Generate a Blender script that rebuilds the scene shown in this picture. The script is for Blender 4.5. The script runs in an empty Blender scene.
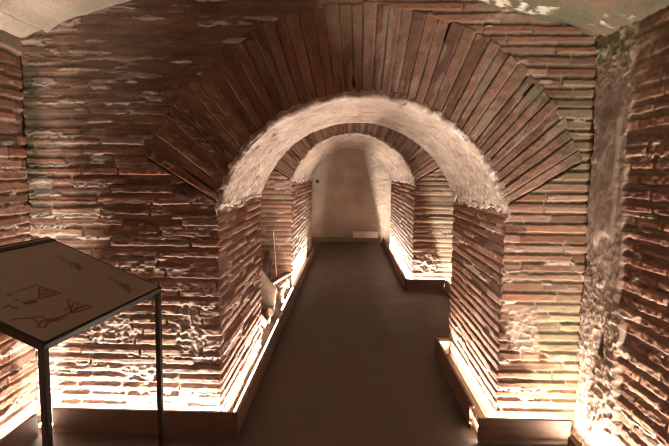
import bpy, math, random
import numpy as np
from mathutils import Matrix, Vector

scene = bpy.context.scene
COL = scene.collection

# ------------------------------------------------------------------ camera
F_PX = 497.7
PITCH, YAW, ROLL = -.0994, .0262, -.0114
cy, sy, cp, sp, cr, sr = (math.cos(YAW), math.sin(YAW), math.cos(PITCH), math.sin(PITCH), math.cos(ROLL), math.sin(ROLL))
_right = Vector((cy, sy, 0)); _f0 = Vector((-sy, cy, 0)); _z = Vector((0, 0, 1))
_fw = _f0 * cp + _z * sp; _up = -_f0 * sp + _z * cp
_R = _right * cr - _up * sr; _U = _right * sr + _up * cr
cam_d = bpy.data.cameras.new('camera'); cam = bpy.data.objects.new('camera', cam_d); COL.objects.link(cam)
cam_d.sensor_fit = 'HORIZONTAL'; cam_d.sensor_width = 36.0; cam_d.lens = 36.0 * F_PX / 669.0
cam_d.clip_start = .02; cam_d.clip_end = 100
m = Matrix.Identity(4)
for i in range(3):
    m[i][0] = _R[i]; m[i][1] = _U[i]; m[i][2] = -_fw[i]; m[i][3] = (0, 0, 1.6)[i]
cam.matrix_world = m
scene.camera = cam

# ------------------------------------------------------------------ world, exposure
w = bpy.data.worlds.new('world'); scene.world = w; w.use_nodes = True
w.node_tree.nodes['Background'].inputs[0].default_value = (1, .8, .62, 1)
w.node_tree.nodes['Background'].inputs[1].default_value = .002
vs = scene.view_settings
scene.display_settings.display_device = 'sRGB'
vs.view_transform = 'Standard'; vs.look = 'None'; vs.gamma = 1; vs.use_curve_mapping = False
vs.exposure = 0.0
scene.cycles.max_bounces = 8; scene.cycles.diffuse_bounces = 6
scene.cycles.use_denoising = True
scene.cycles.filter_width = 1.0
scene.cycles.use_guiding = True; scene.cycles.use_surface_guiding = True; scene.cycles.guiding_training_samples = 64
scene.cycles.sample_clamp_indirect = 12.0
STRIP_POWER = 680.0
STRIP_COLOUR = (1.0, .87, .74)

# ------------------------------------------------------------------ numpy noise
def _hash(ix, iy, seed):
    h = (ix.astype(np.int64) * 374761393 + iy.astype(np.int64) * 668265263 + seed * 974634777) & 0xffffffff
    h = ((h ^ (h >> 13)) * 1274126177) & 0xffffffff
    h = ((h ^ (h >> 16)) * 2246822519) & 0xffffffff
    h = h ^ (h >> 15)
    return (h & 0xffffff) / float(0xffffff)

def noise(x, y, seed=0):
    x = np.asarray(x, float); y = np.asarray(y, float)
    x, y = np.broadcast_arrays(x, y)
    ix = np.floor(x); iy = np.floor(y); fx = x - ix; fy = y - iy
    fx = fx * fx * fx * (fx * (fx * 6 - 15) + 10); fy = fy * fy * fy * (fy * (fy * 6 - 15) + 10)
    a = _hash(ix, iy, seed); b = _hash(ix + 1, iy, seed); c = _hash(ix, iy + 1, seed); d = _hash(ix + 1, iy + 1, seed)
    return (a * (1 - fx) + b * fx) * (1 - fy) + (c * (1 - fx) + d * fx) * fy

def fbm(x, y, seed=0, octv=4):
    s = 0; a = 1; t = 0
    for o in range(octv):
        s = s + a * noise(np.asarray(x) * 2 ** o + 17.3 * o, np.asarray(y) * 2 ** o + 5.1 * o, seed + o * 101); t += a; a *= .5
    return s / t

def ridge(x, y, seed=0, octv=3):
    s = 0; a = 1; t = 0
    for o in range(octv):
        n = 1 - np.abs(2 * noise(np.asarray(x) * 2 ** o, np.asarray(y) * 2 ** o, seed + o * 77) - 1)
        s = s + a * n * n; t += a; a *= .55
    return s / t

def sstep(a, b, x):
    t = np.clip((x - a) / (b - a), 0, 1)
    return t * t * (3 - 2 * t)

def mix(a, b, t):
    a = np.asarray(a, float); b = np.asarray(b, float)
    return a * (1 - t[..., None]) + b * t[..., None]

BR = np.array((1.0, .965, .90)) * np.array([(.33, .165, .112), (.28, .13, .088), (.40, .225, .165), (.37, .19, .125), (.24, .125, .09), (.43, .27, .205)])
MORTAR = np.array((.40, .29, .225)); LIME = np.array((.66, .54, .46)); DIRT = np.array((.17, .10, .062)); MOSS = np.array((.16, .175, .085))

# ------------------------------------------------------------------ brick height fields
def bricks(s, z, seed, ch=.0605, blen=(.26, .56), jw=.013, depth=.02, wave=.007, wob=1.0, hj=.012, crust=.5, grit=1.0, z0=-.1, z1=3.2, srange=(-6, 14)):
    """height over the wall plane and colour of coursed brickwork at (s, z)"""
    rng = np.random.default_rng(seed)
    zz = z + wave * 2 * (fbm(s * 1.1, z * .8, seed + 3, 3) - .5)
    nb = int((z1 - z0) / ch) + 2
    bounds = z0 + np.cumsum(ch * (1 + .22 * (rng.random(nb) - .5)))
    ci = np.clip(np.searchsorted(bounds, zz), 1, nb - 1)
    lo = bounds[ci - 1]; hi = bounds[ci]
    du = np.empty_like(zz); bi = np.zeros(zz.shape, int)
    nbr = int((srange[1] - srange[0]) / blen[0]) + 2
    for c in np.unique(ci):
        e = srange[0] - rng.random() * .5 + np.cumsum(rng.uniform(blen[0], blen[1], nbr))
        k = ci == c
        ss = s[k]; j = np.clip(np.searchsorted(e, ss), 1, nbr - 1)
        du[k] = np.minimum(ss - e[j - 1], e[j] - ss); bi[k] = j
    r1 = _hash(ci, bi, seed + 11); r2 = _hash(ci, bi, seed + 12); r3 = _hash(ci, bi, seed + 13)
    dv = np.minimum(zz - lo, hi - zz)
    d = np.minimum(dv, du * 1.7)
    d = d + wob * ((fbm(s * 42, z * 60, seed + 5, 2) - .5) * .008 + (fbm(s * 7, z * 20, seed + 6, 2) - .5) * .010)
    jh = jw * .5 * (.6 + .8 * noise(s * 2.3, z * 3.1, seed + 7))
    b = sstep(jh - .003, jh + .006, d)
    ero = sstep(.84, .95, r3) * .6
    fine = (fbm(s * 34, z * 60, seed + 8, 3) - .5)
    hb = (r1 - .5) * hj + fine * .0055 * wob * grit + (grit - 1) * .005 * (ridge(s * 30, z * 55, seed + 30, 2) - .5) + (r2 - .5) * .06 * (zz - .5 * (lo + hi)) - ero * depth * .7
    hm = -depth * (.75 + .5 * noise(s * 5, z * 5, seed + 9)) + fine * .009
    h = hm * (1 - b) + hb * b
    k = (r2 * 5.999).astype(int)
    cb = BR[k] * (.82 + .36 * r1)[..., None] * (.72 + .56 * fbm(s * 7, z * 16, seed + 10, 4))[..., None]
    cm = MORTAR * (.62 + .55 * fbm(s * 14, z * 14, seed + 14, 3))[..., None]
    col = cm * (1 - b)[..., None] + cb * b[..., None]
    if crust > 0:
        near = sstep(.020, .004, dv)
        lid = np.where(zz - lo < hi - zz, ci, ci + 1)
        run = noise(s * 3.2, lid * 7.31, seed + 20) + .35 * (fbm(s * 14, z * 30, seed + 24, 2) - .5)
        m_ = near * sstep(.86 - .38 * crust, .95 - .38 * crust, run) * sstep(.25, .45, noise(s * 60, z * 120, seed + 21) + .15)
        blot = sstep(.74 - .08 * crust, .80 - .08 * crust, fbm(s * 6, z * 20, seed + 26, 4)) * .8
        m_ = np.maximum(m_, blot)
        h = np.maximum(h, -.004) * m_ + h * (1 - m_) + m_ * (.001 + .007 * fbm(s * 50, z * 70, seed + 22, 2))
        col = mix(col, LIME * (.75 + .4 * noise(s * 40, z * 40, seed + 23))[..., None], m_ * .8)
    return h, col

def rubble_patch(h, col, s, z, cs, cz, rs, rz, seed, amp=.03, colr=(.46, .34, .27), base=-.008):
    r = np.sqrt(((s - cs) / rs) ** 2 + ((z - cz) / rz) ** 2) + (fbm(s * 9, z * 9, seed, 3) - .5) * 1.0
    k = sstep(1.1, .72, r)
    hp = base + amp * (ridge(s * 21, z * 26, seed + 1, 3) - .4) + .012 * (fbm(s * 50, z * 60, seed + 2, 2) - .5)
    cc = np.array(colr) * (.65 + .6 * fbm(s * 20, z * 20, seed + 3, 3))[..., None]
    return h * (1 - k) + hp * k, mix(col, cc, k)

def tint(col, c, k):
    return mix(col, np.array(c) * (.6 + .5 * (col.mean(-1) / .25))[..., None], np.clip(k, 0, 1))

# ------------------------------------------------------------------ materials
def attr_material(name, rough=.9, bump=.25, scale=140, spec=.25):
    mt = bpy.data.materials.new(name); mt.use_nodes = True
    n = mt.node_tree.nodes; l = mt.node_tree.links; b = n['Principled BSDF']
    a = n.new('ShaderNodeAttribute'); a.attribute_name = 'Col'
    tc = n.new('ShaderNodeTexCoord'); nz = n.new('ShaderNodeTexNoise'); nz.inputs['Scale'].default_value = scale; nz.inputs['Detail'].default_value = 4
    l.new(tc.outputs['Object'], nz.inputs['Vector'])
    mr = n.new('ShaderNodeMapRange'); mr.inputs[1].default_value = .25; mr.inputs[2].default_value = .75; mr.inputs[3].default_value = .56; mr.inputs[4].default_value = .86
    l.new(nz.outputs['Fac'], mr.inputs[0])
    mm = n.new('ShaderNodeVectorMath'); mm.operation = 'SCALE'
    l.new(a.outputs['Color'], mm.inputs[0]); l.new(mr.outputs[0], mm.inputs['Scale']); l.new(mm.outputs[0], b.inputs['Base Color'])
    bp = n.new('ShaderNodeBump'); bp.inputs['Strength'].default_value = bump; bp.inputs['Distance'].default_value = .004
    l.new(nz.outputs['Fac'], bp.inputs['Height']); l.new(bp.outputs['Normal'], b.inputs['Normal'])
    b.inputs['Roughness'].default_value = rough; b.inputs['Specular IOR Level'].default_value = spec
    return mt

def plain_material(name, colour, rough=.6, metal=0.0, var=.25, scale=12, bump=0.0, stretch=(1, 1, 1), spec=.4):
    mt = bpy.data.materials.new(name); mt.use_nodes = True
    n = mt.node_tree.nodes; l = mt.node_tree.links; b = n['Principled BSDF']
    tc = n.new('ShaderNodeTexCoord'); mp = n.new('ShaderNodeMapping'); mp.inputs['Scale'].default_value = stretch
    nz = n.new('ShaderNodeTexNoise'); nz.inputs['Scale'].default_value = scale; nz.inputs['Detail'].default_value = 6
    l.new(tc.outputs['Object'], mp.inputs[0]); l.new(mp.outputs[0], nz.inputs['Vector'])
    mx = n.new('ShaderNodeMix'); mx.data_type = 'RGBA'
    mx.inputs[6].default_value = (*[c * (1 - var) for c in colour], 1); mx.inputs[7].default_value = (*[c * (1 + var) for c in colour], 1)
    mr = n.new('ShaderNodeMapRange'); mr.inputs[1].default_value = .3; mr.inputs[2].default_value = .7
    l.new(nz.outputs['Fac'], mr.inputs[0]); l.new(mr.outputs[0], mx.inputs[0]); l.new(mx.outputs[2], b.inputs['Base Color'])
    b.inputs['Roughness'].default_value = rough; b.inputs['Metallic'].default_value = metal; b.inputs['Specular IOR Level'].default_value = spec
    if bump:
        bp = n.new('ShaderNodeBump'); bp.inputs['Strength'].default_value = bump; bp.inputs['Distance'].default_value = .003
        l.new(nz.outputs['Fac'], bp.inputs['Height']); l.new(bp.outputs['Normal'], b.inputs['Normal'])
    return mt

M_BRICK = attr_material('old_brick')
M_PLASTER = attr_material('lime_plaster', bump=.3, scale=90)
M_BOARD = plain_material('brown_board', (.135, .082, .056), .8, 0, .14, 6, .1, (1, 1, 6))
M_BATTEN = plain_material('raw_wood', (.50, .33, .20), .7, 0, .2, 20)
M_STEEL = plain_material('dark_steel', (.026, .017, .012), .6, .2, .15, 8)
M_PANEL = plain_material('beige_panel', (.27, .215, .165), .5, 0, .05, 9, spec=.5)
M_RED = plain_material('red_print', (.20, .035, .025), .6, 0, .1, 30)
M_INK = plain_material('brown_print', (.105, .052, .038), .6, 0, .1, 30)
M_PALE = plain_material('pale_board', (.62, .52, .44), .7, 0, .1, 9)
M_TILE = plain_material('old_tile', (.24, .165, .115), .85, 0, .2, 25, .4)
M_STONE = plain_material('rubble_stone', (.30, .19, .135), .9, 0, .35, 22, .6)
M_STICK = plain_material('dark_wood', (.10, .062, .042), .8, 0, .3, 16, .2, (6, 6, 1))
M_CURB = plain_material('dark_curb', (.16, .11, .08), .85, 0, .2, 12)
M_LED = bpy.data.materials.new('warm_led'); M_LED.use_nodes = True
_n = M_LED.node_tree.nodes; _n.remove(_n['Principled BSDF']); _e = _n.new('ShaderNodeEmission')
_e.inputs[0].default_value = (*STRIP_COLOUR, 1); _e.inputs[1].default_value = STRIP_POWER
M_LED.node_tree.links.new(_e.outputs[0], _n['Material Output'].inputs[0])

# floor: worn screed with damp patches, a little sheen
M_FLOOR = bpy.data.materials.new('worn_screed'); M_FLOOR.use_nodes = True
def _floor():
    n = M_FLOOR.node_tree.nodes; l = M_FLOOR.node_tree.links; b = n['Principled BSDF']
    tc = n.new('ShaderNodeTexCoord')
    n1 = n.new('ShaderNodeTexNoise'); n1.inputs['Scale'].default_value = 2.4; n1.inputs['Distortion'].default_value = .8; n1.inputs['Detail'].default_value = 7; n1.inputs['Roughness'].default_value = .62
    n2 = n.new('ShaderNodeTexNoise'); n2.inputs['Scale'].default_value = 60; n2.inputs['Detail'].default_value = 4
    for q in (n1, n2): l.new(tc.outputs['Object'], q.inputs['Vector'])
    cr_ = n.new('ShaderNodeValToRGB'); e = cr_.color_ramp.elements
    e[0].position = .32; e[0].color = (.034, .021, .013, 1); e[1].position = .68; e[1].color = (.088, .059, .039, 1)
    l.new(n1.outputs['Fac'], cr_.inputs[0])
    mr = n.new('ShaderNodeMapRange'); mr.inputs[3].default_value = .85; mr.inputs[4].default_value = 1.15; l.new(n2.outputs['Fac'], mr.inputs[0])
    vm = n.new('ShaderNodeVectorMath'); vm.operation = 'SCALE'; l.new(cr_.outputs[0], vm.inputs[0]); l.new(mr.outputs[0], vm.inputs['Scale'])
    l.new(vm.outputs[0], b.inputs['Base Color'])
    r = n.new('ShaderNodeMapRange'); r.inputs[1].default_value = .3; r.inputs[2].default_value = .7; r.inputs[3].default_value = .45; r.inputs[4].default_value = .75
    l.new(n1.outputs['Fac'], r.inputs[0]); l.new(r.outputs[0], b.inputs['Roughness'])
    bp = n.new('ShaderNodeBump'); bp.inputs['Strength'].default_value = .25; bp.inputs['Distance'].default_value = .004
    l.new(n2.outputs['Fac'], bp.inputs['Height']); l.new(bp.outputs['Normal'], b.inputs['Normal'])
    b.inputs['Specular IOR Level'].default_value = .4
_floor()

# ------------------------------------------------------------------ mesh helpers
def grid_mesh(name, P, col, mat, parent=None, keep=None, flip=False):
    nu, nv = P.shape[:2]
    idx = np.arange(nu * nv).reshape(nu, nv)
    q = np.stack([idx[:-1, :-1], idx[1:, :-1], idx[1:, 1:], idx[:-1, 1:]], -1)
    if flip: q = q[..., ::-1]
    if keep is not None: q = q[keep]
    q = q.reshape(-1, 4)
    used = np.zeros(nu * nv, bool); used[q.ravel()] = True
    rm = np.cumsum(used) - 1; q = rm[q]
    V = P.reshape(-1, 3)[used]; Cc = np.asarray(col).reshape(-1, 3)[used]
    me = bpy.data.meshes.new(name)
    me.vertices.add(len(V)); me.vertices.foreach_set('co', V.astype(np.float32).ravel())
    me.loops.add(len(q) * 4); me.loops.foreach_set('vertex_index', q.astype(np.int32).ravel())
    me.polygons.add(len(q)); me.polygons.foreach_set('loop_start', np.arange(0, len(q) * 4, 4, dtype=np.int32))
    me.polygons.foreach_set('use_smooth', np.ones(len(q), bool))
    me.update(calc_edges=True)
    a = me.color_attributes.new('Col', 'FLOAT_COLOR', 'POINT')
    a.data.foreach_set('color', np.concatenate([np.clip(Cc, 0, 1), np.ones((len(Cc), 1))], 1).astype(np.float32).ravel())
    me.materials.append(mat)
    o = bpy.data.objects.new(name, me); COL.objects.link(o)
    if parent: o.parent = parent
    return o

def structure(o):
    o['kind'] = 'structure'; return o

def tag(o, label, cat, group=None):
    o['label'] = label; o['category'] = cat
    if group: o['group'] = group
    return o

def empty(name, loc, label, cat, group=None):
    o = bpy.data.objects.new(name, None); COL.objects.link(o); o.location = loc; o.empty_display_size = .1
    return tag(o, label, cat, group)

class MB:
    def __init__(s): s.v = []; s.f = []
    def hexa(s, c):                       # 8 corners: bottom ring of four, then top ring
        k = len(s.v); s.v += [tuple(p) for p in c]
        for a in ((3, 2, 1, 0), (4, 5, 6, 7), (0, 1, 5, 4), (1, 2, 6, 5), (2, 3, 7, 6), (3, 0, 4, 7)): s.f.append(tuple(k + i for i in a))
    def box(s, a, b):
        (x0, y0, z0), (x1, y1, z1) = a, b
        s.hexa([(x0, y0, z0), (x1, y0, z0), (x1, y1, z0), (x0, y1, z0), (x0, y0, z1), (x1, y0, z1), (x1, y1, z1), (x0, y1, z1)])
    def bar(s, p, q, wa, wb, up=(0, 0, 1)):   # square bar from p to q, width wa sideways and wb along "up"
        p, q, up = Vector(p), Vector(q), Vector(up); d = (q - p).normalized(); a = d.cross(up).normalized(); b = a.cross(d).normalized()
        a = a * wa / 2; b = b * wb / 2
        s.hexa([p - a - b, p + a - b, p + a + b, p - a + b, q - a - b, q + a - b, q + a + b, q - a + b])
    def build(s, name, mat, parent=None, bevel=0.0, loc=(0, 0, 0)):
        me = bpy.data.meshes.new(name); L = Vector(loc)
        me.from_pydata([Vector(v) - L for v in s.v], [], s.f); me.materials.append(mat); me.update()
        o = bpy.data.objects.new(name, me); COL.objects.link(o); o.location = loc
        if parent: o.parent = parent
        if bevel:
            mo = o.modifiers.new('bevel', 'BEVEL'); mo.width = bevel; mo.segments = 2
        return o

def rounded_path(pts, ds, r=.014, s0=0.0, sgn=1, normal_sign=1):
    """samples along a plan polyline with rounded corners: xy, outward normal, s"""
    pts = [np.array(p, float) for p in pts]
    X, N, S = [], [], []; s = 0.0
    n = len(pts)
    for i in range(n - 1):
        d = pts[i + 1] - pts[i]; L = np.linalg.norm(d); d /= L; nr = np.array((d[1], -d[0])) * normal_sign
        a = r if i > 0 else 0; b = L - (r if i < n - 2 else 0)
        step = ds[i] if isinstance(ds, (list, tuple)) else ds
        if callable(step): t = step(a, b)
        else: t = np.linspace(a, b, max(2, int((b - a) / step) + 1))
        for k in t: X.append(pts[i] + d * k); N.append(nr); S.append(s + k)
        if i < n - 2:
            d2 = pts[i + 2] - pts[i + 1]; d2 /= np.linalg.norm(d2); n2 = np.array((d2[1], -d2[0])) * normal_sign
            c = pts[i + 1] - d * r + d2 * r
            c = pts[i + 1] - nr * r - n2 * r
            for w_ in (.25, .5, .75):
                nn = nr * math.cos(w_ * math.pi / 2) + n2 * math.sin(w_ * math.pi / 2)
                X.append(c + nn * r); N.append(nn); S.append(s + L - r + 2 * r * w_)
        s += L
    return np.array(X), np.array(N), s0 + sgn * np.array(S)

# ------------------------------------------------------------------ plan of the place (metres; camera stands at the origin, eye at 1.6)
XW0, XW1 = -1.957, 1.443               # chamber side walls
Y1, Y1B = 2.997, 4.454                 # near arch wall
Y2, Y2B = 6.940, 10.737                # far arch wall
YEND = 11.682
def vault_z(x): return 2.715 - .119 * (x + .257) ** 2
A1 = dict(xl=-.779, xr=.938, zs=1.415, zc=2.061, L=.525, ya=Y1, yb=Y1B, nb=46)
A2 = dict(xl=-.775, xr=.922, zs=1.500, zc=2.142, L=.40, ya=Y2, yb=Y2B, nb=43)
for A in (A1, A2):
    A['xc'] = (A['xl'] + A['xr']) / 2; A['hw'] = (A['xr'] - A['xl']) / 2; A['rise'] = A['zc'] - A['zs']
    A['R'] = (A['hw'] ** 2 + A['rise'] ** 2) / (2 * A['rise']); A['cz'] = A['zc'] - A['R']; A['fz'] = A['cz'] - .275
    A['th0'] = math.atan2(A['zs'] - A['fz'], A['hw'])

def ring_rho(A, th):
    """distance from the fan centre to the intrados circle"""
    k = A['cz'] - A['fz']; b = k * np.sin(th)
    return b + np.sqrt(b * b - (k * k - A['R'] ** 2))

# ------------------------------------------------------------------ floor
def build_floor():
    xs = np.arange(-2.05, 1.56, .03); ys = np.arange(-1.6, 11.8, .04)
    X, Y = np.meshgrid(xs, ys, indexing='ij')
    Z = .008 * (fbm(X * 2, Y * 2, 900, 3) - .5) - .004
    crack = np.abs(Y - (6.0 + .25 * (fbm(X * 2.5, X * 0 + 3.3, 901, 3) - .5) * 2))
    Z -= .008 * sstep(.03, 0, crack) * sstep(-.45, -.2, X) * sstep(.75, .4, X)
    P = np.stack([X, Y, Z], -1)
    structure(grid_mesh('floor', P, np.full(P.shape, .2), M_FLOOR))
build_floor()

# ------------------------------------------------------------------ arch walls
def face_field(A, s, z, near):
    """front face of the arch wall (s = x)"""
    if near:
        h, c = bricks(s, z, 41, ch=.0605, jw=.014, depth=.017, crust=.12, wob=.75, hj=.011)
        hl, cl = bricks(s, z, 43, ch=.0615, jw=.019, depth=.018, crust=.62, wob=.8, hj=.013, grit=1.5, blen=(.22, .5))
        film = sstep(.47, .58, fbm(s * 1.6, z * 4.5, 44, 4) + .26 * sstep(.7, 1.7, z) - .16) * sstep(-1.85, -1.4, s)
        hl = hl * (1 - .45 * film); cl = mix(cl, np.array((.24, .14, .095)) * (.6 + .8 * fbm(s * 8, z * 20, 45, 4))[..., None], film * .55)
        k = sstep(.0, .12, s - .1)
        h = h * k + hl * (1 - k); c = c * k[..., None] + cl * (1 - k)[..., None]
        glare_or_dust = sstep(1.5, .5, z + .7 * (fbm(s * 3, z * 6, 46, 4) - .5)) * sstep(.3, -.2, s); c = mix(c, np.array((.47, .375, .315)) * (.6 + .8 * fbm(s * 24, z * 34, 47, 3))[..., None], glare_or_dust * .45)  # lower left courses bleached: overexposed uplight put into the brick colour
        # rough mortar patches
        h, c = rubble_patch(h, c, s, z, -.985, .60, .10, .18, 301, .024, (.56, .45, .38))
        h, c = rubble_patch(h, c, s, z, -1.50, .62, .17, .10, 302, .024, (.56, .45, .38))
        h, c = rubble_patch(h, c, s, z, -1.30, .33, .18, .06, 303, .02, (.58, .47, .40))
        h, c = rubble_patch(h, c, s, z, 1.085, .66, .10, .15, 304, .016, (.47, .33, .26), -.004)
        hole = np.exp(-(((s - 1.215) / .022) ** 2 + ((z - .50) / .03) ** 2)); h = h - .045 * hole
        h, c = rubble_patch(h, c, s, z, -.98, 1.50, .10, .05, 305, .05, (.20, .12, .085), -.02)
        # smeared mortar over the upper left courses
        up = sstep(1.55, 2.0, z + .5 * (fbm(s * 2.2, z * 3, 310, 3) - .5)) * sstep(.2, -.2, s)
        h = h * (1 - .55 * up); c = mix(c, np.array((.20, .125, .085)) * (.55 + .9 * fbm(s * 6, z * 18, 311, 4))[..., None], up * .7)
        fl = sstep(.60, .66, fbm(s * 6, z * 30, 312, 4)) * up; h = h + fl * .008 * (.5 + fbm(s * 40, z * 50, 322, 2)); c = mix(c, LIME * .62, fl * .6)
        # moss and dark damp
        g = sstep(.17, .03, s - XW0 + .22 * (fbm(s * 4, z * 4, 313, 3) - .5)) * sstep(1.15, 1.5, z) * sstep(2.36, 2.1, z)
        c = mix(c, np.array((.075, .066, .036)) * (.6 + .8 * fbm(s * 9, z * 14, 319, 4))[..., None], g * .85)
        g = sstep(.95, 1.4, s + .5 * (fbm(s * 4, z * 4, 314, 3) - .5)) * (.25 + .55 * sstep(.5, .62, fbm(s * 3, z * 3, 315, 3))) * sstep(.1, .5, z)
        c = tint(c, np.array((.25, .22, .13)), g * .8)
        g = sstep(1.0, 1.42, s) * sstep(1.1, .5, z); c = tint(c, (.42, .33, .19), g * .5)
        # thick mortar at the crown
        k = sstep(.2, .12, np.abs(s + .02) + .15 * (fbm(s * 8, z * 5, 316, 3) - .5)) * sstep(2.3, 2.5, z)
        c = mix(c, np.array((.36, .26, .17)), k * .8)
        k = sstep(2.45, 2.55, z + .1 * (fbm(s * 5, z * 5, 317, 3) - .5)) * sstep(.6, .9, s)
        h = h + k * .02 * fbm(s * 20, z * 20, 318, 3); c = mix(c, np.array((.42, .33, .24)), k * .8)
    else:
        h, c = bricks(s, z, 61, ch=.066, jw=.015, depth=.018, crust=.15, wob=.7)
        h, c = rubble_patch(h, c, s, z, 1.15, .36, .17, .14, 331, .06, (.52, .43, .36), 0)
        g = sstep(1.0, 1.3, s + .3 * (fbm(s * 4, z * 4, 332, 3) - .5)); c = tint(c, np.array((.31, .28, .20)), g * .5)
        h = h - .035 * sstep(.02, .01, np.abs(z - 1.02 - .02 * np.sin(s * 6))) * sstep(.95, 1.0, s)
        k = sstep(-.95, -1.15, s); c = mix(c, c * np.array((.6, .55, .5)), k * .5)  # left end of the face darkened: recess shade put into the colour
    # sunk bed behind the voussoir ring
    dx = s - A['xc']; dz = z - A['fz']; rho = np.sqrt(dx * dx + dz * dz); th = np.arctan2(dz, dx)
    inr = (rho < ring_rho(A, th) + A['L'] * .955) & (th > A['th0'] - .004) & (th < math.pi - A['th0'] + .004)
    h = np.where(inr, np.minimum(h, 0) - .05, h)
    return h, c

def jamb_field(s, z, near, left):
    sd = (141 if left else 151) if near else (161 if left else 171)
    h, c = bricks(s, z, sd, ch=.0605 if near else .066, jw=.016 if left else .013, depth=.018 if left else .014, crust=.22 if left else .1, wob=.7 if left else .65, hj=.011 if left else .009)
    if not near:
        k = sstep(1.5, .5, z + .6 * (fbm(s * 2, z * 3, sd + 50, 3) - .5)); c = mix(c, LIME * 1.12 * (.75 + .5 * fbm(s * 9, z * 14, sd + 51, 3))[..., None], k * .75)  # whitish plaster, paler low down with the strong uplight put into the colour
    return h, c

def build_arch_wall(name, A, near, xl_end, xr_end, ztop):
    res = .0055 if near else .011
    # spandrel over the springing
    xs = np.arange(xl_end - .03, xr_end + .03 + res, res); zs = np.arange(A['zs'], ztop, res)
    S, Z = np.meshgrid(xs, zs, indexing='ij')
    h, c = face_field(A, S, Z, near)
    P = np.stack([S, A['ya'] - h, Z], -1)
    tt = np.arctan2(Z - A['fz'], S - A['xc']); ring_ = (tt > A['th0'] + .012) & (tt < math.pi - A['th0'] - .012)
    rr_ = np.hypot(S - A['xc'], Z - A['cz']); r = (rr_ < A['R'] + .004) | ((rr_ < A['R'] + .09) & ring_)
    keep = ~(r[:-1, :-1] & r[1:, :-1] & r[1:, 1:] & r[:-1, 1:])
    wall = structure(grid_mesh(name, P, c, M_BRICK, keep=keep))
    # the piers: face, rounded arris, jamb, back arris, back face in one skin
    for left in (True, False):
        zs_ = np.concatenate([np.arange(-.02, A['zs'] - res * .4, res), [A['zs']]])
        if left:
            pts = [(xl_end - .03, A['ya']), (A['xl'], A['ya']), (A['xl'], A['yb']), (xl_end - .03, A['yb'])]
            X, N, s = rounded_path(pts, [res, res * 1.05, .03], s0=xl_end - .03, sgn=1, normal_sign=1)
            corner = A['xl']
        else:
            pts = [(xr_end + .03, A['ya']), (A['xr'], A['ya']), (A['xr'], A['yb']), (xr_end + .03, A['yb'])]
            X, N, s = rounded_path(pts, [res, res * 1.05, .03], s0=xr_end + .03, sgn=-1, normal_sign=-1)
            corner = A['xr']
        S, Z = np.meshgrid(s, zs_, indexing='ij')
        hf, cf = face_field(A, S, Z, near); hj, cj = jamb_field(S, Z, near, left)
        t = (S - corner) * (1 if left else -1)
        k = sstep(-.004, .018, t)
        h = hf * (1 - k) + hj * k; c = cf * (1 - k)[..., None] + cj * k[..., None]
        worn = np.exp(-(t / .02) ** 2); h = h - worn * .008 * noise(Z * 22, Z * 0 + 1, 340 + left)
        P = np.stack([X[:, None, 0] + N[:, None, 0] * h, X[:, None, 1] + N[:, None, 1] * h, Z], -1)
        o = grid_mesh('pier', P, c, M_BRICK, wall); o['kind'] = 'structure'
    # voussoir ring
    th0, th1 = A['th0'], math.pi - A['th0']
    rng = np.random.default_rng(5 if near else 6)
    nb = A['nb']; e = np.cumsum(1 + .3 * (rng.random(nb) - .5)); e = np.concatenate([[0], e]) / e[-1] * (th1 - th0) + th0
    nper = 22 if near else 9; nq = 105 if near else 40
    th = np.concatenate([np.linspace(e[i], e[i + 1], nper, endpoint=False) for i in range(nb)] + [[th1]])
    q = np.linspace(0, 1, nq)
    T, Q = np.meshgrid(th, q, indexing='ij')
    rho0 = ring_rho(A, T)
    bi = np.clip(np.searchsorted(e, T, side='right') - 1, 0, nb - 1)
    Lb = A['L'] * (1 + .05 * (rng.random(nb) - .5))
    rho = rho0 - .01 + Q * (Lb[bi] + .01)
    d = np.minimum(T - e[bi], e[bi + 1] - T) * rho
    lx = T * 1.35; ly = rho
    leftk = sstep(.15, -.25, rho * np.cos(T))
    d = d + (fbm(lx * 30, ly * 9, 350, 3) - .5) * .009
    jr = rng.random(nb + 1); jd = .5 + .8 * jr
    near_j = np.where(T - e[bi] < e[bi + 1] - T, bi, bi + 1)
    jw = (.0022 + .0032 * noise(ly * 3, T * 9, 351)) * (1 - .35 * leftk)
    b = sstep(jw - .002, jw + .005, d)
    r1 = _hash(bi, bi * 0, 352); r2 = _hash(bi, bi * 0, 353)
    fine = fbm(lx * 26, ly * 26, 354, 3) - .5
    hb = (r1 - .5) * .011 * (1 - .35 * leftk) + fine * .009 + .006 * (fbm(lx * 7, ly * 5, 363, 3) - .5) + (r2 - .5) * .012 * (Q - .5)
    hm = -.011 * jd[near_j] + fine * .010
    gap = sstep(.80, .9, jr[near_j]) * sstep(.62, .70, noise(ly * 5, near_j * 7.7, 355))
    hm = hm - gap * .045
    h = hm * (1 - b) + hb * b + .004
    pal = np.array([(.30, .165, .118), (.255, .135, .095), (.34, .20, .15), (.32, .185, .125), (.23, .125, .09)])
    cb = pal[(r2 * 4.999).astype(int)] * (.8 + .35 * r1)[..., None] * (.55 + .9 * fbm(lx * 16, ly * 5, 356, 5))[..., None]
    sm = sstep(.56, .66, fbm(lx * 20, ly * 4, 364, 4)) * (.7 - .3 * leftk); cb = mix(cb, np.array((.42, .31, .245)), sm)
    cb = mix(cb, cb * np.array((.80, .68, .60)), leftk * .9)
    cm = np.array((.34, .24, .18)) * (.6 + .6 * fbm(lx * 30, ly * 12, 357, 2))[..., None]
    c = cm * (1 - b)[..., None] + cb * b[..., None]
    xx = A['xc'] + rho * np.cos(T); zz = A['fz'] + rho * np.sin(T)
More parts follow.
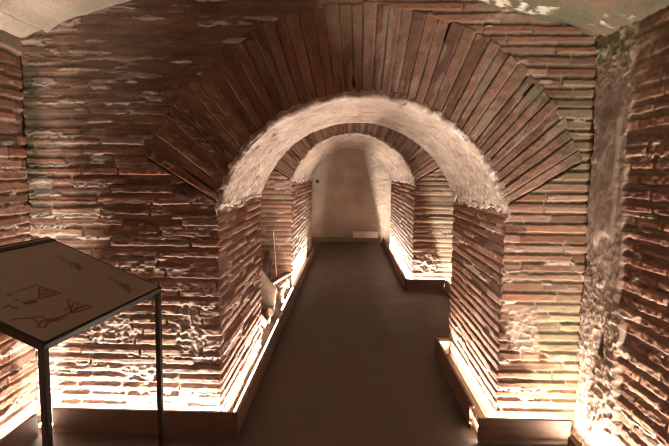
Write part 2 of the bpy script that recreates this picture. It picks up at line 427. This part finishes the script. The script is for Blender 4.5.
    if near:
        g = .8 * sstep(.75, 1.1, xx + .35 * (fbm(xx * 4, zz * 4, 358, 3) - .5)) * sstep(.75, .98, Q + .35 * (fbm(xx * 3, zz * 3, 359, 3) - .5))
        c = tint(c, np.array((.175, .155, .10)), g * .85)
        k = sstep(.16, .06, np.abs(xx + .02) + .12 * (fbm(xx * 9, zz * 4, 360, 3) - .5)) * sstep(.45, .8, Q + .3 * (fbm(xx * 8, zz * 3, 361, 3) - .5))
        c = mix(c, np.array((.36, .25, .165)), k * .7); h = h + k * .006
    glare_or_dust = sstep(.08, 0.0, Q + .06 * (fbm(lx * 40, ly * 40, 362, 2) - .5)); c = mix(c, LIME, glare_or_dust * .6)
    rim = (Q > .999) | (T <= th0 + 1e-6) | (T >= th1 - 1e-6)
    h = np.where(rim, -.06, h)
    P = np.stack([xx, A['ya'] - h, zz], -1)
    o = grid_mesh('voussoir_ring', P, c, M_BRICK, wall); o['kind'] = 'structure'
    # plastered soffit with a ragged apron below the springing and a crust on the front arris
    R = A['R']; ph = math.asin(min(1, A['hw'] / R)); drop = .08
    if A['cz'] > A['zs']: ph = math.pi - ph
    na = int(2 * ph * R / (.008 if near else .016)); nd = int(drop / (.006 if near else .01))
    aa = np.linspace(-ph, ph, na)
    px = np.concatenate([np.full(nd, A['xl']), A['xc'] + R * np.sin(aa), np.full(nd, A['xr'])])
    pz = np.concatenate([np.linspace(A['zs'] - drop, A['zs'], nd, endpoint=False), A['cz'] + R * np.cos(aa), np.linspace(A['zs'], A['zs'] - drop, nd + 1)[1:]])
    nx = np.concatenate([np.full(nd, 1.0), -np.sin(aa), np.full(nd, -1.0)]); nz = np.concatenate([np.zeros(nd), -np.cos(aa), np.zeros(nd)])
    arc = np.concatenate([[0], np.cumsum(np.hypot(np.diff(px), np.diff(pz)))])
    below = np.clip((A['zs'] - pz) / drop, 0, 1)
    fr = np.linspace(.05, .006, 7); st = .009 if near else .02
    ys = np.arange(A['ya'] + .006, A['yb'] - .006, st)
    dr = np.concatenate([fr, [.002], np.zeros(len(ys)), [.002], fr[::-1]])
    yy = np.concatenate([np.full(7, A['ya']), [A['ya'] + .002], ys, [A['yb'] - .002], np.full(7, A['yb'])])
    kr = np.concatenate([np.zeros(7), [.7], np.ones(len(ys)), [.7], np.zeros(7)])
    ky = np.concatenate([np.ones(7), [.7], np.zeros(len(ys)), [-.7], -np.ones(7)])
    sY = yy - dr * ky
    Aa, Yy = np.meshgrid(arc, sY, indexing='ij')
    sd = 370 if near else 380
    lump = fbm(Aa * 5, Yy * 3, sd, 3) - .5; lf = fbm(Aa * 32, Yy * 32, sd + 1, 3) - .5
    h = .012 + lump * .03 + lf * .009 + .004 * sstep(.55, .7, fbm(Aa * 14, Yy * 14, sd + 8, 3))
    edge = np.exp(-((Yy - A['ya']) / .035) ** 2)
    h = h + edge * .012 * (ridge(Aa * 22, Yy * 22, sd + 2, 3) - .25)
    B_ = np.broadcast_to(below[:, None], Aa.shape)
    rag = fbm(Yy * 7, Aa * 7, sd + 3, 4) - .5
    h = h * (1 - .5 * sstep(0, .5, B_)) - sstep(.0, .12, B_ + rag * 1.5 - .42) * .05
    fl_ = np.broadcast_to(dr[None, :], Aa.shape)
    h = np.where(np.abs(ky)[None, :] > .9, .022 - fl_ / .05 * .045 + .05 * (fbm(Aa * 26, fl_ * 30, sd + 4, 3) - .5), h)
    P = np.stack([px[:, None] - nx[:, None] * dr + nx[:, None] * kr * h, yy[None, :] - ky * h, pz[:, None] - nz[:, None] * dr + nz[:, None] * kr * h], -1)
    pl = np.array((.50, .375, .30)); c = pl * (.70 + .55 * fbm(Aa * 7, Yy * 7, sd + 5, 4))[..., None]
    st_ = sstep(.55, .72, fbm(Aa * 9, Yy * 1.4, sd + 6, 3)); c = mix(c, np.array((.33, .21, .15)), st_ * .6)
    wh = sstep(.5, .62, fbm(Aa * 16, Yy * 16, sd + 7, 3)) * (.35 + .65 * edge); c = mix(c, np.array((.70, .60, .53)), wh * .75)
    o = grid_mesh('arch_soffit', P, c, M_PLASTER, wall); o['kind'] = 'structure'
    return wall

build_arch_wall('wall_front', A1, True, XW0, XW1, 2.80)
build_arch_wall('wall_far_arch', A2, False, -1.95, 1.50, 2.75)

# ------------------------------------------------------------------ side walls of the chamber
def spaced(a, b, parts):
    out = [np.arange(p, q, st) for p, q, st in parts]; return np.concatenate(out + [[b]])

def build_left_wall():
    y = spaced(-1.6, 3.06, [(-1.6, 1.2, .05), (1.2, 2.2, .02), (2.2, 3.06, .0055)]); z = spaced(-.02, 2.46, [(-.02, 2.46, .006)])
    Y, Z = np.meshgrid(y, z, indexing='ij')
    h, c = bricks(Y, Z, 71, ch=.066, jw=.014, depth=.016, crust=.4, hj=.012, wob=.8)
    k = sstep(2.27, 2.31, Z + .03 * (fbm(Y * 8, Z * 8, 400, 2) - .5)); c = mix(c, np.array((.34, .27, .19)), k * .8); h = h * (1 - k) + .008 * k
    structure(grid_mesh('wall_left', np.stack([XW0 + h, Y, Z], -1), c, M_BRICK))

def build_right_wall():
    y = spaced(-1.6, 3.06, [(-1.6, 1.2, .05), (1.2, 1.9, .02), (1.9, 3.06, .0055)]); z = spaced(-.02, 2.46, [(-.02, 2.46, .006)])
    Y, Z = np.meshgrid(y, z, indexing='ij')
    h, c = bricks(Y, Z, 81, ch=.069, jw=.022, depth=.030, crust=.35, grit=1.7, hj=.016, wob=1.0, blen=(.16, .32), wave=.010)
    h, c = rubble_patch(h, c, Y, Z, 2.10, .90, .10, .10, 411, .035, (.46, .35, .28), 0)
    # brown plaster over the upper courses
    up = sstep(1.75, 2.05, Z + .35 * (fbm(Y * 3, Z * 3, 412, 3) - .5)) * .9
    h = h * (1 - up) + up * (.004 + .012 * (fbm(Y * 14, Z * 14, 413, 3) - .5)); c = mix(c, np.array((.26, .15, .088)) * (.7 + .6 * fbm(Y * 8, Z * 8, 414, 3))[..., None], up * .9)
    # rough mortar band beside the corner
    edge = 2.56 + .06 * sstep(.4, 2.0, Z) + .10 * (fbm(Z * 5, Y * 5, 415, 3) - .5)
    k = sstep(edge - .02, edge + .03, Y)
    rough = sstep(.40, .60, fbm(Y * 3 + 4, Z * 2.2, 416, 3) + .25 * sstep(1.1, .4, Z))
    hp = .012 + .016 * rough * (ridge(Y * 20, Z * 20, 417, 3) - .4) + .017 * (fbm(Y * 30, Z * 30, 418, 3) - .5) * (.5 + .6 * rough) + .02 * (fbm(Y * 4, Z * 3, 419, 2) - .5)
    cp_ = np.array((.40, .285, .215)) * (.62 + .65 * fbm(Y * 14, Z * 14, 420, 4))[..., None]
    cp_ = cp_ * (.72 + .56 * fbm(Y * 60, Z * 60, 427, 3))[..., None]; cp_ = mix(cp_, LIME * .95, sstep(.55, .72, ridge(Y * 19, Z * 19, 421, 3)) * rough * .5)
    slab = sstep(.12, .085, np.abs(Y - 2.80)) * sstep(1.28, 1.36, Z + .1 * noise(Y * 9, Z * 9, 422)) * sstep(2.0, 1.9, Z)
    hp = hp * (1 - slab) + slab * (.022 + .016 * fbm(Y * 14, Z * 10, 423, 4)); cp_ = mix(cp_, np.array((.27, .19, .14)) * (.6 + .8 * fbm(Y * 12, Z * 9, 426, 4))[..., None], slab * .7)
    h = h * (1 - k) + hp * k; c = mix(c, cp_, k)
    hole = np.exp(-(((Y - 2.745) / .022) ** 4 + ((Z - .665 - (Y - 2.745) * .6) / .055) ** 4)); h = h - .12 * hole; c = mix(c, np.array((.1, .06, .04)), hole)
    top = sstep(2.16, 2.26, Z + .1 * (fbm(Y * 6, Z * 6, 424, 3) - .5)) * sstep(2.4, 2.7, Y); c = tint(c, MOSS, top * .6); h = h + top * .03 * (fbm(Y * 16, Z * 16, 425, 3) - .4)
    structure(grid_mesh('wall_right', np.stack([XW1 - h, Y, Z], -1), c, M_BRICK, flip=True))
build_left_wall(); build_right_wall()

def build_wall_rear():
    xs = np.arange(XW0 - .05, XW1 + .1, .02); zs = np.arange(-.02, 2.8, .02)
    X, Z = np.meshgrid(xs, zs, indexing='ij'); h, c = bricks(X, Z, 91)
    structure(grid_mesh('wall_rear', np.stack([X, -1.5 + h, Z], -1), c, M_BRICK, flip=True))
build_wall_rear()

# ------------------------------------------------------------------ vaulted ceiling of the chamber
def build_ceiling():
    xs = np.arange(XW0 - .05, XW1 + .06, .009); ys = spaced(-1.6, 3.03, [(-1.6, .8, .05), (.8, 1.8, .02), (1.8, 3.03, .009)])
    X, Y = np.meshgrid(xs, ys, indexing='ij'); Z = vault_z(X)
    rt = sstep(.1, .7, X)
    h = .02 * (fbm(X * 4, Y * 4, 500, 3) - .5) + .014 * (fbm(X * 22, Y * 22, 501, 3) - .5) * (.5 + rt)
    c = np.array((.45, .345, .27)) * (.75 + .45 * fbm(X * 5, Y * 3, 502, 4))[..., None]
    # formwork step along the vault at the left
    e = X + 1.80 + .012 * (fbm(Y * 5, X * 0, 503, 2) - .5)
    h = h + .03 * sstep(.0, .012, e) * sstep(.10, .0, e); groove = sstep(.02, .006, np.abs(e + .012)); h = h - groove * .02
    c = mix(c, np.array((.16, .10, .065)), groove * .9)
    g = sstep(2.72, 2.93, Y + .22 * (fbm(X * 7, Y * 7, 504, 3) - .5)) * sstep(-.9, -1.4, X); c = tint(c, (.26, .22, .165), g * .7)
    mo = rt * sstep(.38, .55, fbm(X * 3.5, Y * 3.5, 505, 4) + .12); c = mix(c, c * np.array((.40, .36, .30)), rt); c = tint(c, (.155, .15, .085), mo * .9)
    wp = sstep(.80, .90, .8 * ridge(X * 1.5 + Y * 2.6, Y * 1.1 - X * .9, 506, 1) + .35 * (fbm(X * 26, Y * 26, 508, 3) - .3)) * rt * sstep(.42, .56, noise(X * 3.3, Y * 3.3, 509)); c = mix(c, np.array((.72, .64, .52)), wp); h = h - wp * .008
    crev = sstep(.06, .0, np.abs(Y - 2.95 + .12 * (fbm(X * 7, Y, 507, 2) - .5))) * sstep(1.05, 1.2, X); h = h - crev * .03; c = mix(c, np.array((.12, .085, .055)), crev * .8)
    structure(grid_mesh('ceiling', np.stack([X, Y, Z - h], -1), c, M_PLASTER, flip=True))
build_ceiling()

# ------------------------------------------------------------------ cross passage between the arches and the end chamber
def build_recess():
    ys = np.arange(Y1B - .05, Y2 + .05, .012); zs = np.arange(-.02, 2.6, .012)
    Y, Z = np.meshgrid(ys, zs, indexing='ij')
    h, c = bricks(Y, Z, 101, ch=.066, crust=.2); structure(grid_mesh('wall_recess_left', np.stack([-1.90 + h, Y, Z], -1), c, M_BRICK))
    h, c = bricks(Y, Z, 102, ch=.066, crust=.2); structure(grid_mesh('wall_recess_right', np.stack([1.47 - h, Y, Z], -1), c, M_BRICK, flip=True))
    xs = np.arange(-2.0, 1.56, .02); ys = np.arange(Y1B - .05, Y2 + .05, .02)
    X, Y = np.meshgrid(xs, ys, indexing='ij'); h = .02 * (fbm(X * 6, Y * 6, 510, 3) - .5)
    c = np.array((.36, .27, .2)) * (.7 + .5 * fbm(X * 5, Y * 5, 511, 3))[..., None]
    structure(grid_mesh('ceiling_recess', np.stack([X, Y, vault_z(X) - .08 - h], -1), c, M_PLASTER, flip=True))
    # back face of the near wall over the arch, seen only from inside
    xs = np.arange(-2.0, 1.56, .02); zs = np.arange(A1['zs'], 2.75, .02); X, Z = np.meshgrid(xs, zs, indexing='ij')
    r = np.hypot(X - A1['xc'], Z - A1['cz']) < A1['R'] + .03
    keep = ~(r[:-1, :-1] | r[1:, :-1] | r[1:, 1:] | r[:-1, 1:])
    h, c = bricks(X, Z, 103); structure(grid_mesh('wall_front_reverse', np.stack([X, Y1B + h * .5, Z], -1), c, M_BRICK, keep=keep, flip=True))
    r = np.hypot(X - A2['xc'], Z - A2['cz']) < A2['R'] + .03
    zz = Z + .0; keep = ~(r[:-1, :-1] | r[1:, :-1] | r[1:, 1:] | r[:-1, 1:])
    h, c = bricks(X, zz, 104); structure(grid_mesh('wall_far_reverse', np.stack([X, Y2B + h * .5, zz], -1), c, M_BRICK, keep=keep, flip=True))
    # end chamber
    ys = np.arange(Y2B - .05, YEND + .06, .02); zs = np.arange(-.02, 2.8, .02); Y, Z = np.meshgrid(ys, zs, indexing='ij')
    c0 = np.array((.48, .38, .30))
    for nm, x, sg in (('wall_end_left', -1.25, 1), ('wall_end_right', 1.33, -1)):
        h = .02 * (fbm(Y * 6, Z * 6, 520, 3) - .5); c = c0 * (.75 + .5 * fbm(Y * 5, Z * 5, 521, 3))[..., None]
        structure(grid_mesh(nm, np.stack([x + sg * h, Y, Z], -1), c, M_PLASTER, flip=sg < 0))
    xs = np.arange(-1.3, 1.4, .02); ys = np.arange(Y2B - .05, YEND + .06, .02); X, Y = np.meshgrid(xs, ys, indexing='ij')
    structure(grid_mesh('ceiling_end', np.stack([X, Y, 2.55 - .12 * X ** 2 + .02 * fbm(X * 5, Y * 5, 522, 3)], -1), c0 * (.75 + .5 * fbm(X * 5, Y * 5, 523, 3))[..., None], M_PLASTER, flip=True))
    # end wall: pale blockwork under old limewash
    xs = np.arange(-1.3, 1.4, .012); zs = np.arange(-.02, 2.7, .012); X, Z = np.meshgrid(xs, zs, indexing='ij')
    h, c = bricks(X, Z, 111, ch=.27, blen=(.26, .44), jw=.006, depth=.007, hj=.006, crust=0, wave=.01, wob=.5)
    h = h * .8 + .012 * (fbm(X * 8, Z * 8, 530, 3) - .5)
    c = mix(np.array((.68, .55, .455)) * (.78 + .42 * fbm(X * 4, Z * 5, 531, 4))[..., None], c, np.full(X.shape, .12))
    lowk = sstep(.75, .3, Z + .3 * (fbm(X * 2, Z * 4, 532, 3) - .5)); c = mix(c, np.array((.33, .235, .175)), lowk * .6)
    rt = sstep(.35, .6, X + .2 * (fbm(X * 3, Z * 3, 533, 2) - .5)); h = h + rt * .016 * (fbm(X * 16, Z * 16, 534, 3) - .5)
    hole = np.exp(-(((X + .72) / .035) ** 4 + ((Z - 1.415) / .035) ** 4)); h = h - .10 * hole; c = mix(c, np.array((.06, .04, .03)), hole)
    structure(grid_mesh('wall_end', np.stack([X, YEND - h, Z], -1), c, M_PLASTER))
    mb = MB(); mb.box((-1.2, YEND - .10, -.01), (.80, YEND + .02, .105)); o = structure(mb.build('baseboard_end', M_CURB, bevel=.008))
build_recess()

# ------------------------------------------------------------------ light troughs: a board, a strip of LEDs behind it
H = .150
def led(parent, p, q, wdt=.018):
    p, q = np.array(p, float), np.array(q, float); L = np.linalg.norm(q - p); n = max(1, int(L / .25))
    d = (q - p) / L; a = np.array((-d[1], d[0], 0)) * wdt / 2
    v = []; f = []
    for i in range(n + 1):
        c = p + (q - p) * i / n; v += [tuple(c - a), tuple(c + a)]
    for i in range(n): f.append((2 * i, 2 * i + 2, 2 * i + 3, 2 * i + 1))
    me = bpy.data.meshes.new('led_strip'); me.from_pydata(v, [], f); me.update(); me.materials.append(M_LED)
    if me.polygons[0].normal.z < 0: me.flip_normals()
    o = bpy.data.objects.new('led_strip', me); COL.objects.link(o); o.parent = parent; o['label'] = 'glowing warm white strip of lamps'
    # its channel
    mb = MB(); mb.bar(p - (0, 0, .012), q - (0, 0, .012), wdt + .008, .018); mb.build('lamp_channel', M_PALE, parent)
    return o

def trough(label, board, strip, thick=.02, more=()):
    (x0, y0), (x1, y1) = board
    t = empty('light_trough', (0, 0, 0), label, 'light trough', 'boarded light troughs along the walls')
    mb = MB(); d = Vector((x1 - x0, y1 - y0, 0)).normalized(); s = Vector(strip[0]) - Vector((x0, y0))
    n = Vector((-d.y, d.x, 0)); sg = 1 if n.x * s.x + n.y * s.y > 0 else -1
    off = n * sg * thick / 2
    mb.bar(Vector((x0, y0, H / 2)) + off, Vector((x1, y1, H / 2)) + off, thick, H)
    mb.build('trough_board', M_BOARD, t, bevel=.0025)
    for a_, b_ in [strip, *more]: led(t, (*a_, .030), (*b_, .030))
    return t

SO = .042    # strip from the face of its board
trough('brown board light trough at the foot of the left side wall, beside the information stand', ((-1.84, -1.2), (-1.84, 2.80)), ((-1.84 - .055, -1.2), (-1.84 - .055, 2.84)))
trough('dark brown board trough under the left of the near arch, behind the information stand', ((-1.79, 2.866), (-.669, 2.866)), ((-1.90, 2.866 + SO), (-.765, 2.866 + SO)))
trough('long brown board trough along the whole left edge of the walkway, through both arches', ((-.649, 2.866), (-.649, 9.98)), ((-.649 - .074, 2.94), (-.649 - .074, 5.20)), more=[((-.649 - .095, 5.60), (-.649 - .095, 6.70)), ((-.649 - .036, 6.95), (-.649 - .036, 9.3))])
trough('added unseen fill light trough along the left wall of the end chamber, hidden behind the jamb', ((-1.12, 10.83), (-1.12, 11.52)), ((-1.12 - .03, 10.83), (-1.12 - .03, 11.52)))  # unseen trough added to fill the end wall with soft bounce light
t = trough('short brown board trough with broken front end along the right jamb of the near arch', ((.801, 3.03), (.801, 4.367)), ((.801 + SO, 2.95), (.801 + SO, 4.33)))
mb = MB(); mb.box((.805, 4.347, 0), (.922, 4.367, H - .004)); mb.build('end_board', M_BOARD, t, bevel=.002)
mb = MB(); mb.box((.822, 4.300, .095), (.920, 4.346, .135)); o = mb.build('end_block', M_BATTEN, t, bevel=.003); o['label'] = 'pale end block'
for z_, x_ in ((.112, .808), (.048, .806)):
    mb = MB(); mb.bar((x_, 2.885, z_), (x_ + .006, 3.08, z_ + .008), .018, .022); o = mb.build('batten', M_BATTEN, t); o['label'] = 'bare pale wood batten'
mb = MB(); mb.bar((.795, 3.03, .085), (.795, 3.055, .085), .014, .11); o = mb.build('batten', M_BATTEN, t); o['label'] = 'bare pale wood batten'
trough('brown board trough across the foot of the right pier, front right of the walkway', ((.801, 2.866), (1.346, 2.866)), ((.83, 2.866 + SO), (1.325, 2.866 + SO)))
trough('brown board trough at the foot of the right side wall, bottom right corner', ((1.25, -1.2), (1.25, 2.69)), ((1.25 + .085, -1.2), (1.25 + .085, 2.80)))
trough('brown board trough across the foot of the far arch, right of the walkway', ((.807, 6.81), (1.36, 6.81)), ((.85, 6.81 + SO), (1.33, 6.81 + SO)))
trough('dark short board trough turning along the right recess wall between the two arches', ((1.36, 4.62), (1.36, 6.80)), ((1.36 + .05, 4.62), (1.36 + .05, 6.80)))
trough('brown board trough along the right jamb inside the far arch, reaching to the end wall', ((.807, 6.81), (.807, 11.36)), ((.807 + SO, 6.85), (.807 + SO, 11.36)))

# ------------------------------------------------------------------ information stand
def build_stand():
    C_ = Vector((-1.123, 1.774, .95)); B = Vector((-1.018, 2.675, .962)); u = (B - C_).normalized(); Lu = (B - C_).length
    n = Vector((-u.y, u.x, 0)); A = B + n * .685 + Vector((0, 0, .263)); v = (A - B).normalized(); Lv = (A - B).length; N = u.cross(v).normalized()
    if N.z < 0: N = -N
    E_ = C_ + (A - B)
    root = empty('information_stand', (C_.x, C_.y, 0), 'dark steel information stand with sloping beige panel, left of the walkway', 'information stand')
    inv = Vector(root.location)
    def W(mb, name, mat, parent=root, bevel=.002):
        mb.v = [tuple(Vector(p) - inv) for p in mb.v]; return mb.build(name, mat, parent, bevel)
    T = .030
    def pt(a, b, k=0.0): return C_ + u * a + v * b + N * k
    o_ = T / 2
    for p, q in (((0, o_), (Lu, o_)), ((0, Lv - o_), (Lu, Lv - o_)), ((o_, 0), (o_, Lv)), ((Lu - o_, 0), (Lu - o_, Lv))):
        mb = MB(); mb.bar(pt(*p, -o_), pt(*q, -o_), T, T, N); W(mb, 'frame_rail', M_STEEL)
    for a, b in ((o_, o_), (Lu - o_, o_), (o_, Lv - o_), (Lu - .085, Lv - o_)):
        p = pt(a, b, -T * .6); mb = MB(); mb.bar((p.x, p.y, 0), p, .027, .027, u); W(mb, 'leg', M_STEEL)
    mb = MB(); mb.bar(pt(.016, Lv / 2, -.001), pt(Lu - .016, Lv / 2, -.001), Lv - .032, .006, N); panel = W(mb, 'text_panel', M_PANEL); panel['label'] = 'beige printed panel'
    mb = MB(); mb.bar(pt(.01, Lv - .05, .004), pt(Lu - .01, Lv - .05, .004), .03, .006, N); W(mb, 'top_ledge', M_STEEL)
    # prints
    K = .0028
    def stroke(mb, a, b, wd=.006): mb.bar(pt(*a, K), pt(*b, K), wd, .001, N)
    def poly(mb, pts, wd=.006):
        for a, b in zip(pts[:-1], pts[1:]): stroke(mb, a, b, wd)
    # pixel reader: points of the photograph seen on the panel, used only to measure the drawing
    O = Vector((0, 0, 1.6))
    def px(x, y):
        r = _fw + _R * ((x - 334.5) / F_PX) + _U * ((223 - y) / F_PX); t_ = (C_ - O).dot(N) / r.dot(N); p = O + r * t_ - C_
        return (p.dot(u), p.dot(v))
    def z2(x, y): return px(x * 100 / 637, 280 + y * 70 / 446)
    mb = MB()                                                  # upper red drawing: stepped triangle
    poly(mb, [z2(245, 125), z2(252, 45), z2(395, 90), z2(240, 125)], .007)
    for k in range(6):
        f = .15 + .14 * k
        a = z2(252 + (395 - 252) * f * .9, 45 + 45 * f * .9); b = z2(245 + 150 * f * .75, 122 - 30 * f * .7); stroke(mb, a, b, .004)
    for f in (.35, .65): stroke(mb, z2(248, 45 + 80 * f), z2(252 + 143 * (f * .5 + .45), 45 + 45 * (f * .5 + .45)), .004)
    W(mb, 'red_drawing', M_RED, panel, 0)
    mb = MB(); poly(mb, [z2(40, 100), z2(245, 32)], .0035); poly(mb, [z2(40, 100), z2(75, 104)], .006); poly(mb, [z2(90, 125), z2(128, 140)], .005)
    stroke(mb, z2(150, 155), z2(230, 140), .020); poly(mb, [z2(175, 140), z2(238, 128)], .004)
    poly(mb, [z2(20, 182), z2(60, 160), z2(70, 178)], .005); stroke(mb, z2(70, 180), z2(112, 180), .010); W(mb, 'brown_drawing', M_INK, panel, 0)
    mb = MB()                                                  # lower red drawing: plan of rooms
    poly(mb, [z2(205, 245), z2(270, 235), z2(300, 262), z2(380, 240), z2(450, 210), z2(445, 180), z2(480, 150)], .006)
    poly(mb, [z2(235, 300), z2(270, 260), z2(345, 262), z2(300, 280), z2(285, 312), z2(240, 300)], .006)
    poly(mb, [z2(445, 215), z2(540, 165), z2(590, 172), z2(500, 205), z2(445, 215)], .007)
    poly(mb, [z2(425, 125), z2(500, 152), z2(540, 165)], .004); poly(mb, [z2(150, 240), z2(180, 250), z2(205, 245)], .004)
    for k in range(7): stroke(mb, z2(455 + 17 * k, 205 - 6 * k), z2(462 + 17 * k, 190 - 5 * k), .004)
    for k in range(5): stroke(mb, z2(280 + 20 * k, 268 - 5 * k), z2(290 + 20 * k, 280 - 5 * k), .004)
    poly(mb, [z2(60, 262), z2(120, 250), z2(205, 245)], .004); poly(mb, [z2(430, 135), z2(440, 180), z2(410, 195)], .006)
    poly(mb, [z2(470, 150), z2(450, 205)], .005); poly(mb, [z2(500, 152), z2(480, 200)], .005); poly(mb, [z2(300, 250), z2(360, 268), z2(430, 235)], .005)
    poly(mb, [z2(330, 270), z2(420, 225)], .006); poly(mb, [z2(205, 250), z2(250, 285)], .005)
    W(mb, 'red_drawing', M_RED, panel, 0)
    rnd = random.Random(4)
    def z1(x, y): return px(x * 90 / 669, 230 + y * 60 / 446)
    def z3(x, y): return px(80 + x * 90 / 573, 260 + y * 70 / 446)
    for zf, p0, p1, n_ in ((z1, (430, 205), (590, 285), 9), (z3, (185, 118), (310, 190), 9)):
        mb = MB()
        for k in range(n_):
            f = k / (n_ - 1); x = p0[0] + (p1[0] - p0[0]) * f; y = p0[1] + (p1[1] - p0[1]) * f
            hgt = 13 + 13 * f * f; stroke(mb, zf(x - 3, y - hgt), zf(x + 6, y + hgt), .003 + .004 * f * f)
        for k in range(5):
            x = p1[0] - 40 + 14 * k + rnd.uniform(-5, 5); y = p1[1] - 24 + 7 * k + rnd.uniform(-12, 12); stroke(mb, zf(x, y), zf(x + 12, y + 6), .005)
        W(mb, 'lettering', M_INK, panel, 0)
build_stand()

# ------------------------------------------------------------------ rubble and boards in the left recess, plank on the end wall
def stone(loc, size, seed, label, mat=M_STONE, rot=0.0):
    import bmesh
    bm = bmesh.new(); bmesh.ops.create_icosphere(bm, subdivisions=3, radius=1)
    rr = np.random.default_rng(seed); planes = [(Vector(rr.normal(size=3)).normalized(), rr.uniform(.55, .85)) for _ in range(11)]
    for v in bm.verts:
        p = v.co.copy()
        for nrm, dd in planes:
            k = p.dot(nrm) - dd
            if k > 0: p -= nrm * k
        v.co = Vector((p.x * size[0], p.y * size[1], p.z * size[2]))
    lo = min(v.co.z for v in bm.verts); hi = max(v.co.z for v in bm.verts)
    for v in bm.verts: v.co.z = (v.co.z - lo) * size[2] / (hi - lo)
    me = bpy.data.meshes.new('rubble_stone'); bm.to_mesh(me); bm.free(); me.materials.append(mat)
    o = bpy.data.objects.new('rubble_stone', me); COL.objects.link(o); o.location = loc; o.rotation_euler.z = rot
    tag(o, label, 'stone', 'rubble behind the left trough'); return o

def slab_thing(name, p, q, wdt, thick, up, mat, label, cat):
    mb = MB(); mb.bar(p, q, wdt, thick, up); o = mb.build(name, mat, None, .003, loc=p); return tag(o, label, cat)

# broken flat tile leaning by the near arch
def leaning_tile():
    pts = [(-.845, .0), (-.835, .225), (-1.00, .43), (-1.22, .45), (-1.24, .0)]
    mb = MB(); n = len(pts); v = []
    for dy in (0, .045): v += [(x, 5.70 + dy + z * .28, z + .004) for x, z in pts]
    mb.v = v; mb.f = [tuple(range(n))[::-1], tuple(range(n, 2 * n))] + [(i, (i + 1) % n, n + (i + 1) % n, n + i) for i in range(n)]
    tag(mb.build('broken_tile', M_TILE, None, .004, loc=(-1.0, 5.7, 0)), 'large broken flat tile leaning upright among the rubble in the left recess', 'tile')
leaning_tile()
slab_thing('plank', (-.985, 6.22, .185), (-.80, 6.70, .235), .10, .035, (0, 0, 1), M_TILE, 'short wooden plank lying across the rubble in the left recess', 'plank')['group'] = 'boards in the left recess'
slab_thing('plank', (-1.13, 6.50, .0), (-1.12, 6.86, .50), .07, .03, (0, 1, .3), M_STICK, 'dark narrow plank leaning on the far arch wall in the left recess', 'plank')['group'] = 'boards in the left recess'
slab_thing('plank', (-1.066, 6.62, .0), (-1.066, 6.87, .36), .038, .025, (0, 1, .3), M_STICK, 'short dark stick of wood leaning upright beside the thin pale rod', 'plank')['group'] = 'boards in the left recess'
def rod():
    mb = MB(); mb.bar((-.955, 6.74, .0), (-1.034, 6.905, .79), .012, .012, (0, 1, 0)); tag(mb.build('metal_rod', M_PALE, None, .002, loc=(-.955, 6.74, 0)), 'thin pale rod leaning against the brick wall of the far arch, left side', 'rod')
rod()
stones = [
    (-.86, 4.70, .060, .08, .12, 'small brick lump just past the near arch jamb, first of the rubble'),
    (-.87, 4.93, .070, .08, .17, 'pale brick lump second past the near arch jamb, beside the lit trough'),
    (-.83, 5.13, .040, .055, .09, 'small pale chip between two larger lumps at the trough edge'),
    (-1.03, 4.80, .070, .09, .20, 'rubble stone hidden in the shade right behind the near jamb'),
    (-1.01, 5.10, .090, .09, .20, 'rubble stone behind the small pale chip'),
    (-.85, 5.32, .055, .07, .12, 'reddish rubble stone in front of the leaning tile, at the trough'),
    (-.86, 5.52, .050, .06, .08, 'low stone right against the foot of the leaning tile'),
    (-1.06, 5.42, .110, .12, .22, 'wide rubble stone left of the leaning tile foot'),
    (-.79, 5.96, .038, .05, .10, 'small stone at the right edge of the leaning tile'),
    (-.83, 6.12, .055, .06, .17, 'upright reddish stone between tile and short plank'),
    (-.95, 6.30, .070, .07, .150, 'rubble stone under the near end of the short plank'),
    (-.86, 6.50, .070, .08, .155, 'rubble stone under the middle of the short plank'),
    (-.83, 6.70, .050, .07, .160, 'rubble stone under the far end of the short plank'),
    (-1.14, 6.30, .080, .10, .30, 'tallest dark stone at the back of the rubble heap'),
    (-1.00, 6.08, .080, .09, .24, 'dark stone right behind the leaning tile'),
    (-1.28, 6.02, .100, .12, .24, 'stone deep in the dark of the left recess behind the tile'),
    (-1.30, 6.60, .080, .10, .26, 'stone in the dark corner left of the leaning sticks')]
for i, (x_, y_, rx_, ry_, h_, t_) in enumerate(stones): stone((x_, y_, 0), (rx_, ry_, h_), 30 + i, t_)

mb = MB(); mb.box((.134, YEND - .095, .106), (.722, YEND - .045, .250))
tag(mb.build('pale_plank', M_PALE, None, .004, loc=(.43, YEND - .07, .106)), 'pale short board standing on the ledge at the foot of the end wall', 'board')
